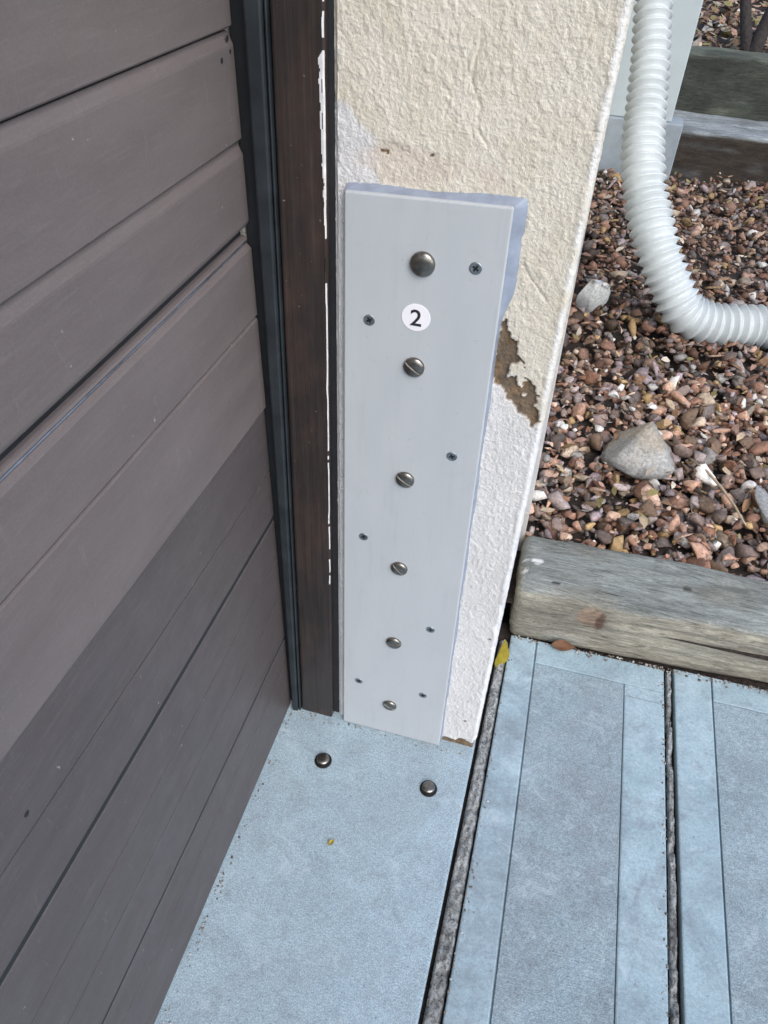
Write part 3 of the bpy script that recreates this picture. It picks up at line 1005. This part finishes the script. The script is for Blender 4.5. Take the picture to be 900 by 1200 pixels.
def stone_shape(ic, cuts, lump, seed):
    r = np.random.default_rng(seed)
    v = ic[0] * (1 + lump * (vnoise(ic[0], (1.5, 1.5, 1.5), seed) - .5))[:, None]
    for _ in range(cuts):
        n = r.normal(size=3)
        n /= np.linalg.norm(n)
        d = r.uniform(0.32, 0.72)
        s = v @ n
        v = np.where((s > d)[:, None], v - (s - d)[:, None] * n, v)
    return v
PAL = [((0.33, 0.20, 0.14), 7), ((0.23, 0.125, 0.085), 6), ((0.40, 0.27, 0.20), 5), ((0.17, 0.125, 0.105), 5), ((0.25, 0.205, 0.19), 4),
       ((0.11, 0.09, 0.08), 5), ((0.27, 0.215, 0.22), 4), ((0.44, 0.35, 0.26), 3), ((0.31, 0.21, 0.10), 3), ((0.15, 0.075, 0.045), 5), ((0.35, 0.33, 0.31), 2), ((0.60, 0.58, 0.54), 1.5), ((0.10, 0.065, 0.042), 5)]
PC = np.array([p for p, _ in PAL])
PW = np.array([w for _, w in PAL], float)
PW /= PW.sum()

def gravel(n, region, size, ic, zfun, seed, chips=.2):
    r = np.random.default_rng(seed)
    shapes = [stone_shape(ic, 12, .40, seed * 31 + k) for k in range(24)]
    nv = len(ic[0])
    V = np.empty((n * nv, 3))
    C_ = np.empty((n * nv, 3))
    Fs = np.empty((n * len(ic[1]), 3), np.int64)
    x0, x1, y0, y1 = region
    for k in range(n):
        s = 1.15 * size * r.lognormal(-.05, .50)
        s = min(s, size * 2.6)
        sc = np.array([s * r.uniform(.8, 1.25), s * r.uniform(.65, 1.0), s * r.uniform(.5, .85)])
        ci = r.choice(len(PC), p=PW)
        if r.random() < chips:
            sc = np.array([s * 1.7, s * .55, s * .28])
        ang = r.uniform(0, 2 * math.pi)
        tilt = r.normal(0, .35, 2)
        ca, sa = math.cos(ang), math.sin(ang)
        Rz = np.array([[ca, -sa, 0], [sa, ca, 0], [0, 0, 1]])
        cx_, sx = math.cos(tilt[0]), math.sin(tilt[0])
        cy_, sy = math.cos(tilt[1]), math.sin(tilt[1])
        Rx = np.array([[1, 0, 0], [0, cx_, -sx], [0, sx, cx_]])
        Ry = np.array([[cy_, 0, sy], [0, 1, 0], [-sy, 0, cy_]])
        q = (shapes[r.integers(24)] * sc) @ (Rz @ Rx @ Ry).T
        px, py = r.uniform(x0, x1), r.uniform(y0, y1)
        V[k * nv:(k + 1) * nv] = q + (px, py, zfun(px, py, s, r))
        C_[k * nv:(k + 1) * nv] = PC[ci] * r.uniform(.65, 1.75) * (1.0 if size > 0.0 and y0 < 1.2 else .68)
        Fs[k * len(ic[1]):(k + 1) * len(ic[1])] = ic[1] + k * nv
    return V, Fs, C_

def gz(x, y, s, r):
    und = 0.012 * math.sin(x * 5 + y * 2.3) + 0.008 * math.sin(y * 6.1 - x * 3)
    lay = r.choice((-0.030, -0.008, 0.011), p=(.3, .4, .3))
    edge = -0.012 if y < 0.62 else 0
    return 0.118 + und + lay + edge
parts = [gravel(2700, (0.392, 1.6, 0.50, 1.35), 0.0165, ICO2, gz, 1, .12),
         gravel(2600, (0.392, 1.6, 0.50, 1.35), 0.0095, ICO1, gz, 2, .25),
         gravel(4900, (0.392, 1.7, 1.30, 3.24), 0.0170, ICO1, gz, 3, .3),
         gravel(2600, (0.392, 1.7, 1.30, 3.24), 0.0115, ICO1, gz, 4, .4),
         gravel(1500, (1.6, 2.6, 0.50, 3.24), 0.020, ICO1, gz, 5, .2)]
off = 0
VV, FF, CC = [], [], []
for v, f, c in parts:
    VV.append(v); FF.append(f + off); CC.append(c); off += len(v)
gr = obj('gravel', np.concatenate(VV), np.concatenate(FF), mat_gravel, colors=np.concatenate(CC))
tag(gr, 'loose reddish brown and grey crushed stone gravel', 'gravel', kind='stuff')

# single stones that stand out
def rock(name, loc, sc, rz, tilt, col, label, cat, seed, cuts=9, group=None, ic=ICO3, bandcol=None):
    v = stone_shape(ic, cuts, .6, seed) * np.array(sc)
    Rm = np.array((Matrix.Rotation(rz, 3, 'Z') @ Matrix.Rotation(tilt[0], 3, 'X') @ Matrix.Rotation(tilt[1], 3, 'Y')))
    v = v @ Rm.T
    v += (vnoise(v, (60, 60, 60), seed)[:, None] - .5) * 0.004
    c = np.tile(np.array(col), (len(v), 1)) * (0.8 + .4 * vnoise(v, (45, 45, 45), seed + 1))[:, None]
    if bandcol is not None:
        k = smooth(.5, .62, vnoise(v, (18, 18, 18), seed + 2))[:, None]
        c = c * (1 - k) + np.array(bandcol) * k
    o = obj(name, v + np.array(loc), ic[1], mat_gravel, origin=(loc[0], loc[1], loc[2] + v[:, 2].min()), colors=c)
    return tag(o, label, cat, group)

def wedge_rock():
    # a broad four-sided boulder piece: flat sloping face towards the path
    base = np.array(ICO3[0])
    v = base * np.array([0.108, 0.085, 0.10])
    for n, d in (((0, -.62, .78), 0.046), ((.80, .12, .58), 0.062), ((-.74, .05, .67), 0.050), ((.1, .9, .4), .06), ((-.15, -.98, .05), .072), ((0, 0, -1), .03)):
        n = np.array(n) / np.linalg.norm(n)
        s = v @ n
        v = np.where((s > d)[:, None], v - (s - d)[:, None] * n, v)
    v += (vnoise(v, (40, 40, 40), 71)[:, None] - .5) * 0.010
    c = np.array([.30, .30, .285]) * (0.75 + .5 * vnoise(v, (35, 35, 35), 72))[:, None]
    k = smooth(.55, .72, vnoise(v, (16, 16, 16), 75))[:, None]
    c = c * (1 - .6 * k) + np.array([.30, .24, .16]) * .6 * k
    o = obj('rock', v + np.array((0.645, 0.905, 0.145)), ICO3[1], mat_gravel, origin=(0.645, 0.905, 0.115), colors=c)
    tag(o, 'large grey wedge shaped rock lying on the gravel', 'rock')
wedge_rock()
rock('rock', (0.458, 1.72, 0.175), (0.100, 0.075, 0.105), 0.9, (0.3, -0.25), (0.56, 0.58, 0.58), 'pale grey upright stone beside the wall below the hose', 'rock', 187, 12)
rock('slate_shard', (0.945, 0.745, 0.150), (0.028, 0.105, 0.012), 0.25, (0.25, 0.3), (0.24, 0.24, 0.235), 'long flat grey slate shard lying in the gravel', 'stone', 92, 6)
rock('slate_shard', (0.985, 0.68, 0.150), (0.016, 0.065, 0.009), 0.35, (0.15, 0.5), (0.33, 0.32, 0.32), 'short pale slate shard leaning by the long one', 'stone', 93, 6)
for k, (x, y, s, rz) in enumerate(((0.562, 1.17, .024, .3), (0.578, 1.21, .020, 1.2), (0.672, 1.135, .018, .5), (0.686, 1.015, .021, -.3), (0.44, 0.965, .019, .2), (0.53, 0.985, .020, -.7), (0.612, 1.11, .017, 2.0))):
    rock('white_stone', (x, y, 0.142), (s, s * .7, s * .55), rz, (.2, .1), (0.64, 0.63, 0.60), 'small angular white stone in the gravel', 'stone', 100 + k, 8, 'white stones scattered in the gravel', ICO2)

# dry stalk
def tube(path, rad, seg=8, closed=True):
    P, F = [], []
    path = [Vector(p) for p in path]
    n = len(path)
    up = Vector((0, 0, 1))
    for i, p in enumerate(path):
        t = (path[min(i + 1, n - 1)] - path[max(i - 1, 0)]).normalized()
        a = t.cross(up)
        if a.length < 1e-3:
            a = t.cross(Vector((1, 0, 0)))
        a.normalize()
        b = t.cross(a).normalized()
        r = rad[i] if isinstance(rad, (list, tuple, np.ndarray)) else rad
        for j in range(seg):
            th = 2 * math.pi * j / seg
            q = p + (a * math.cos(th) + b * math.sin(th)) * r
            P.append(q[:])
    for i in range(n - 1):
        for j in range(seg):
            k = (j + 1) % seg
            F.append((i * seg + j, i * seg + k, (i + 1) * seg + k, (i + 1) * seg + j))
    F.append(tuple(range(seg))[::-1])
    F.append(tuple((n - 1) * seg + j for j in range(seg)))
    return P, F
P, F = tube([(0.775, 0.905, .150), (0.81, 0.855, .158), (0.845, 0.80, .156), (0.875, 0.745, .150), (0.90, 0.69, .142)], [.0022, .0034, .0036, .003, .0016])
o = obj('dry_stalk', P, F, m_simple('straw', (0.36, 0.29, 0.20), .7, 0, .3, 60), origin=(0.84, 0.80, .14), smooth_shade=True)
tag(o, 'thin dry straw coloured stalk lying across the gravel', 'twig')

# ================================================================== TIMBERS
def timber(loc, L, W, H, rz, label, top_c, front_c, seed, grp=None, spots=(), step=0.012):
    def disp(v, n):
        lump = (vnoise(v, (4, 9, 9), seed) - .5) * 0.016
        fine = (vnoise(v, (16, 90, 90), seed + 1) - .5) * 0.0045
        chk = -np.clip(vnoise(v, (6, 70, 70), seed + 2) - .72, 0, 1) * 0.03
        return v + n * (lump + fine + chk)[:, None]
    v, f, n = rough_box(L, W, H, step, 0.020, disp)
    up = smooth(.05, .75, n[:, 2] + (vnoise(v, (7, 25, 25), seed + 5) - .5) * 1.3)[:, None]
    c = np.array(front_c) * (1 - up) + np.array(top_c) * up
    c *= (0.55 + .9 * (.6 * vnoise(v, (5, 22, 22), seed + 6) + .4 * vnoise(v, (30, 120, 120), seed + 8)))[:, None]
    g = smooth(.55, .8, vnoise(v, (7, 14, 14), seed + 7))[:, None]
    c = c * (1 - .5 * g) + np.array(front_c) * .55 * (.5 * g)
    for (sx, sy, sz, r, cc) in spots:
        d = np.sqrt(((v[:, 0] - sx) / r[0]) ** 2 + ((v[:, 1] - sy) / r[1]) ** 2 + ((v[:, 2] - sz) / .03) ** 2)
        k = smooth(1.15, .8, d)[:, None]
        c = c * (1 - k) + np.array(cc) * k
    cr, sr = math.cos(rz), math.sin(rz)
    w = v @ np.array([[cr, -sr, 0], [sr, cr, 0], [0, 0, 1]]).T
    o = obj('landscape_timber', w + np.array(loc), f, mat_wood, origin=loc, smooth_shade=True, colors=c)
    return tag(o, label, 'timber', grp)
timber((0.398, 0.318, -0.020), 2.2, 0.178, 0.172, 0.040, 'weathered grey and tan landscape timber edging the gravel beside the paving',
       (0.215, 0.232, 0.218), (0.300, 0.282, 0.230), 41,
       spots=((0.033, 0.088, .172, (.012, .009), (.72, .72, .70)), (0.008, 0.055, .172, (.008, .007), (.68, .68, .66)), (0.006, .086, .172, (.005, .005), (.6, .6, .6)),
              (0.078, 0.030, .172, (.008, .004), (.015, .015, .012)), (0.165, -0.0, .125, (.030, .03), (.26, .19, .14)), (0.188, -0.0, .115, (.010, .02), (.12, .075, .055)), (0.36, .09, .172, (.010, .008), (.09, .08, .07)), (0.62, .03, .165, (.014, .012), (.12, .10, .07))), step=0.006)
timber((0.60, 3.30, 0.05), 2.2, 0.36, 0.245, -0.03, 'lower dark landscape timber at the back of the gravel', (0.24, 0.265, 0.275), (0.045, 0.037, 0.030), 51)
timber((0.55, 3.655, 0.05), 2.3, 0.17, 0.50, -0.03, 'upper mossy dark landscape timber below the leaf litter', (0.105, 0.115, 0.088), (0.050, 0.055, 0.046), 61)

# ================================================================== CABINET
cab = empty('utility_cabinet', (0.53, 3.33, 0.085), 'pale grey utility cabinet standing behind the white hose', 'cabinet')
bm_obj('cabinet_body', box(0.3752, 0.671, 3.185, 3.60, 0.355, 1.75, 0.006, 3), mat_cab, cab)
bm_obj('plinth', box(0.3752, 0.726, 3.165, 3.285, 0.085, 0.3545, 0.005, 2), mat_plinth, cab)
bm_obj('cabinet_door', box(0.395, 0.655, 3.179, 3.1848, 0.98, 1.70, 0.002, 2), mat_cab, cab)

# ================================================================== HOSE
def catmull(pts, n):
    out = []
    pts = [Vector(p) for p in pts]
    pts = [pts[0] * 2 - pts[1]] + pts + [pts[-1] * 2 - pts[-2]]
    for i in range(1, len(pts) - 2):
        a, b, c, d = pts[i - 1:i + 3]
        for k in range(n):
            t = k / n
            out.append(0.5 * ((2 * b) + (c - a) * t + (2 * a - 5 * b + 4 * c - d) * t * t + (3 * b - a - 3 * c + d) * t ** 3))
    out.append(pts[-2])
    return out
HP = [(0.445, 2.460, 1.75), (0.445, 2.440, 1.52), (0.443, 2.340, 1.266), (0.443, 2.265, 1.106), (0.447, 2.179, 0.963), (0.477, 2.071, 0.812), (0.492, 1.992, 0.711), (0.510, 1.895, 0.604), (0.532, 1.827, 0.535),
      (0.559, 1.782, 0.473), (0.618, 1.690, 0.375), (0.683, 1.645, 0.285), (0.752, 1.620, 0.206), (0.836, 1.628, 0.176), (0.930, 1.652, 0.172), (1.04, 1.685, 0.170), (1.3, 1.74, 0.172), (1.7, 1.80, 0.175), (2.2, 1.80, 0.175)]
raw = catmull(HP, 40)
cum = [0]
for a, b in zip(raw[:-1], raw[1:]):
    cum.append(cum[-1] + (b - a).length)
tot = cum[-1]
per, pitch, RB, AMP = 12, 0.0305, 0.0640, 0.0085
ns = int(tot / pitch * per)
arr = np.array([p[:] for p in raw])
tt = np.linspace(0, tot, ns)
path = np.stack([np.interp(tt, cum, arr[:, k]) for k in range(3)], 1)
ph = (np.arange(ns) % per) / per
rr = (RB + AMP * (1 - 2 * np.abs(2 * ph - 1) ** 0.85)) * np.interp(tt / tot, [0, .28, .45, 1], [.82, .84, 1, 1])
tan = np.gradient(path, axis=0)
tan /= np.linalg.norm(tan, axis=1, keepdims=True)
SEG = 40
A = np.zeros((ns, 3)); Bv = np.zeros((ns, 3))
a = np.cross(tan[0], (0, 0, 1)); a /= np.linalg.norm(a)
for i in range(ns):
    a = a - tan[i] * (a @ tan[i]); a /= np.linalg.norm(a)
    A[i] = a; Bv[i] = np.cross(tan[i], a)
th = np.linspace(0, 2 * math.pi, SEG, endpoint=False)
HV = (path[:, None, :] + rr[:, None, None] * (A[:, None, :] * np.cos(th)[None, :, None] + Bv[:, None, :] * np.sin(th)[None, :, None])).reshape(-1, 3)
ii = np.arange(ns - 1)[:, None] * SEG
jj = np.arange(SEG)[None, :]
HF = np.stack([(ii + jj).ravel(), (ii + (jj + 1) % SEG).ravel(), (ii + SEG + (jj + 1) % SEG).ravel(), (ii + SEG + jj).ravel()], 1)
o = obj('corrugated_hose', HV, HF, mat_hose, origin=(0.83, 1.63, 0.10), smooth_shade=True)
tag(o, 'thick white corrugated plastic hose bending down onto the gravel', 'hose')

# ================================================================== TERRACE BEHIND
nx, ny = 40, 40
P = np.array([(-0.2 + 12 * i / nx, 3.80 + 16 * (j / ny) ** 1.6, 0.49 + 0.05 * (j / ny)) for j in range(ny + 1) for i in range(nx + 1)])
P[:, 2] += (vnoise(P, (3, 3, 3), 81) - .5) * 0.05
F = np.array([[j * (nx + 1) + i, j * (nx + 1) + i + 1, (j + 1) * (nx + 1) + i + 1, (j + 1) * (nx + 1) + i] for j in range(ny) for i in range(nx)])
tag(obj('terrace', P, F, mat_soil, smooth_shade=True), kind='structure')

LP = [(.30, .20, .12), (.22, .13, .075), (.38, .29, .20), (.14, .085, .055), (.42, .37, .30), (.20, .17, .07), (.28, .17, .13)]
def leaves(n, reg, size, zf, seed, pal=LP):
    r = np.random.default_rng(seed)
    V, F, C_ = [], [], []
    for k in range(n):
        s = size * r.uniform(.6, 1.4)
        w = s * r.uniform(.3, .55)
        cu = s * r.uniform(-.3, .4)
        q = np.array([(-s, 0, 0), (-.3 * s, -w, cu), (.45 * s, -w * .8, cu * .6), (s, 0, 0), (.45 * s, w * .8, cu * .6), (-.3 * s, w, cu)])
        e = Matrix.Rotation(r.uniform(0, 6.3), 3, 'Z') @ Matrix.Rotation(r.normal(0, .45), 3, 'X') @ Matrix.Rotation(r.normal(0, .4), 3, 'Y')
        x, y = r.uniform(reg[0], reg[1]), r.uniform(reg[2], reg[3])
        b = len(V)
        V += (q @ np.array(e).T + (x, y, zf(x, y, r))).tolist()
        F += [(b, b + 1, b + 5, b), (b + 1, b + 2, b + 4, b + 5), (b + 2, b + 3, b + 4, b + 2)]
        C_ += [tuple(np.array(pal[r.integers(len(pal))]) * r.uniform(.7, 1.3))] * 6
    F = [f[:3] if f[0] == f[3] else f for f in F]
    return V, F, C_
V, F, C_ = leaves(5200, (0.5, 3.0, 3.83, 7.2), 0.030, lambda x, y, r: 0.515 + r.uniform(-.01, .022) + .012 * (y - 3.8), 5)
tag(obj('leaf_litter', V, F, mat_leafcol, colors=np.array(C_)), 'brown and tan fallen leaves covering the terrace', 'leaf litter', kind='stuff')
# a little grass beyond
r = np.random.default_rng(9)
V, F = [], []
for k in range(900):
    x, y = r.normal(0.93, .10), r.normal(5.75, .16)
    if k > 500:
        x, y = r.uniform(.7, 3), r.uniform(6.0, 8)
    h = r.uniform(.04, .11)
    a = r.uniform(0, 6.3)
    dx, dy = math.cos(a) * .005, math.sin(a) * .005
    lx, ly = r.normal(0, .03), r.normal(0, .03)
    b = len(V)
    V += [(x - dx, y - dy, .52), (x + dx, y + dy, .52), (x + lx, y + ly, .53 + h)]
    F.append((b, b + 1, b + 2))
tag(obj('grass', V, F, mat_leaf_g), 'small tuft of green grass among fallen leaves', 'grass', kind='stuff')

# dead leaves dropped on the gravel, part of the bed's litter
V, F, C_ = leaves(620, (0.40, 1.7, 0.60, 3.24), 0.017, lambda x, y, r: 0.138 + r.uniform(-.008, .016), 15)
tag(obj('bark_flakes', V, F, mat_leafcol, colors=np.array(C_)), 'brown leaf and bark flakes lying over the gravel', 'leaf litter', kind='stuff')

# shrub with two dark stems
sh = empty('bare_shrub', (1.03, 3.93, 0.50), 'dark bare shrub with two forking stems in the leaf litter', 'shrub')
def stem(name, pts, rads, parent):
    pth = catmull(pts, 6)
    rd = np.interp(np.linspace(0, 1, len(pth)), np.linspace(0, 1, len(rads)), rads)
    P, F = tube(pth, list(rd), 10)
    return obj(name, P, F, mat_bark, parent, smooth_shade=True)
s1 = stem('stem', [(1.005, 3.92, .46), (0.985, 3.94, .56), (0.950, 3.98, .66), (0.915, 4.02, .80), (0.90, 4.0, 1.05), (0.88, 4.05, 1.5), (0.9, 4.0, 2.0)], [.036, .030, .027, .026, .020, .012, .006], sh)
s2 = stem('stem', [(1.020, 3.92, .46), (1.035, 3.93, .56), (1.055, 3.96, .66), (1.09, 3.98, .80), (1.20, 4.0, 1.2), (1.25, 4.1, 1.9)], [.040, .036, .034, .032, .020, .007], sh)
for k in range(12):
    b_ = (0.90, 4.02, 1.15 + .07 * k) if k % 2 else (1.22, 4.02, 1.2 + .05 * k)
    a = random.uniform(0, 6.3)
    stem('branch', [b_, (b_[0] + .12 * math.cos(a), b_[1] + .12 * math.sin(a), b_[2] + .14), (b_[0] + .3 * math.cos(a), b_[1] + .3 * math.sin(a), b_[2] + .36)], [.006, .004, .002], s1 if k % 2 else s2)

# ================================================================== SINGLE LEAVES
def leaf(name, pts_rows, col, label, origin):
    """rows of points across the leaf"""
    n, m = len(pts_rows), len(pts_rows[0])
    P = [p for rw in pts_rows for p in rw]
    F = [(i * m + j, i * m + j + 1, (i + 1) * m + j + 1, (i + 1) * m + j) for i in range(n - 1) for j in range(m - 1)]
    nv = len(P)
    P2 = [(p[0], p[1] + .0004, p[2] - .0006) for p in P]
    F2 = [tuple(nv + q for q in f[::-1]) for f in F]
    P = np.array(P + P2)
    c = np.tile(np.array(col), (len(P), 1)) * (0.8 + .4 * vnoise(P, (120, 120, 120), 3))[:, None]
    o = obj(name, P, F + F2, mat_leafcol, origin=origin, smooth_shade=True, colors=c)
    return tag(o, label, 'leaf')
def leaf_rows(c, L, W, direction, nrm, curl, rows=9, cols=7):
    d = Vector(direction).normalized()
    nn = Vector(nrm).normalized()
    s = d.cross(nn).normalized()
    out = []
    for i in range(rows):
        t = i / (rows - 1)
        w = W * math.sin(math.pi * min(.99, max(.01, t)) ** .8) + .0004
        rw = []
        for j in range(cols):
            u = j / (cols - 1) * 2 - 1
            p = Vector(c) + d * (L * (t - .5)) + s * (w * u) + nn * (curl * (u * u * w / W + .5 * (2 * t - 1) ** 2) + .0012 * math.sin(9 * t + 4 * u))
            rw.append(p[:])
        out.append(rw)
    return out
leaf('fallen_leaf', leaf_rows((0.389, 0.232, 0.024), 0.074, 0.022, (0.05, .45, .9), (.75, -.6, .1), .007), (0.22, 0.175, 0.015), 'yellow leaf standing in the gap beside the wall foot', (0.394, .245, -.004))
leaf('fallen_leaf', leaf_rows((0.523, 0.305, 0.010), 0.052, 0.012, (1, .05, .05), (0, -.5, .85), .007), (0.15, 0.075, 0.04), 'curled brown leaf at the foot of the tan timber', (0.523, .305, 0))
leaf('fallen_leaf', leaf_rows((0.158, -0.262, 0.0035), 0.014, 0.004, (.5, .8, 0), (0, 0, 1), .002), (0.32, 0.26, 0.05), 'tiny yellow leaf scrap on the concrete beside the door', (0.158, -.262, 0))

# grit and crumbs collected along the edges
def grit():
    r = np.random.default_rng(77)
    V, F, C_ = [], [], []
    def put(x, y, z, s, c):
        b = len(V)
        q = ICO0[0] * np.array([s * r.uniform(.7, 1.4), s * r.uniform(.7, 1.4), s * .6]) * r.uniform(.75, 1.2, (len(ICO0[0]), 1))
        V.extend((q + (x, y, z + s * .3)).tolist())
        F.extend((ICO0[1] + b).tolist())
        C_.extend([c] * len(q))
    cols = [(.32, .33, .33), (.16, .13, .10), (.45, .45, .44), (.10, .085, .07), (.25, .20, .15)]
    pick = lambda: cols[r.integers(len(cols))]
    for k in range(170):
        put(-0.010 + abs(r.normal(0, .006)), r.uniform(-.9, -.02), 0, r.uniform(.0006, .0022), pick())
    for k in range(90):
        put(r.uniform(.0, .37), -0.016 - abs(r.normal(0, .006)) + (0.014 if r.random() < .0 else 0), 0, r.uniform(.0006, .0020), pick())
    for k in range(110):
        y = r.uniform(-.6, .29)
        put(lin(y, .413, .405) + abs(r.normal(0, .006)), y, 0.0, r.uniform(.0007, .0022), pick())
    for k in range(80):
        y = r.uniform(-.5, .29)
        put(lin(y, .759, .747) - abs(r.normal(0, .005)), y, 0.0005, r.uniform(.0007, .0022), pick())
    for k in range(320):
        x = r.uniform(.41, 1.2)
        put(x, .312 + (x - .41) * .02 - abs(r.normal(0, .007)), 0.0, r.uniform(.0008, .0032), pick())
    o = obj('grit', V, np.array(F), mat_gravel, colors=np.array(C_))
    tag(o, 'fine grit and crumbs gathered along the edges of the paving', 'grit', kind='stuff')
ICO0 = ico(1)
grit()
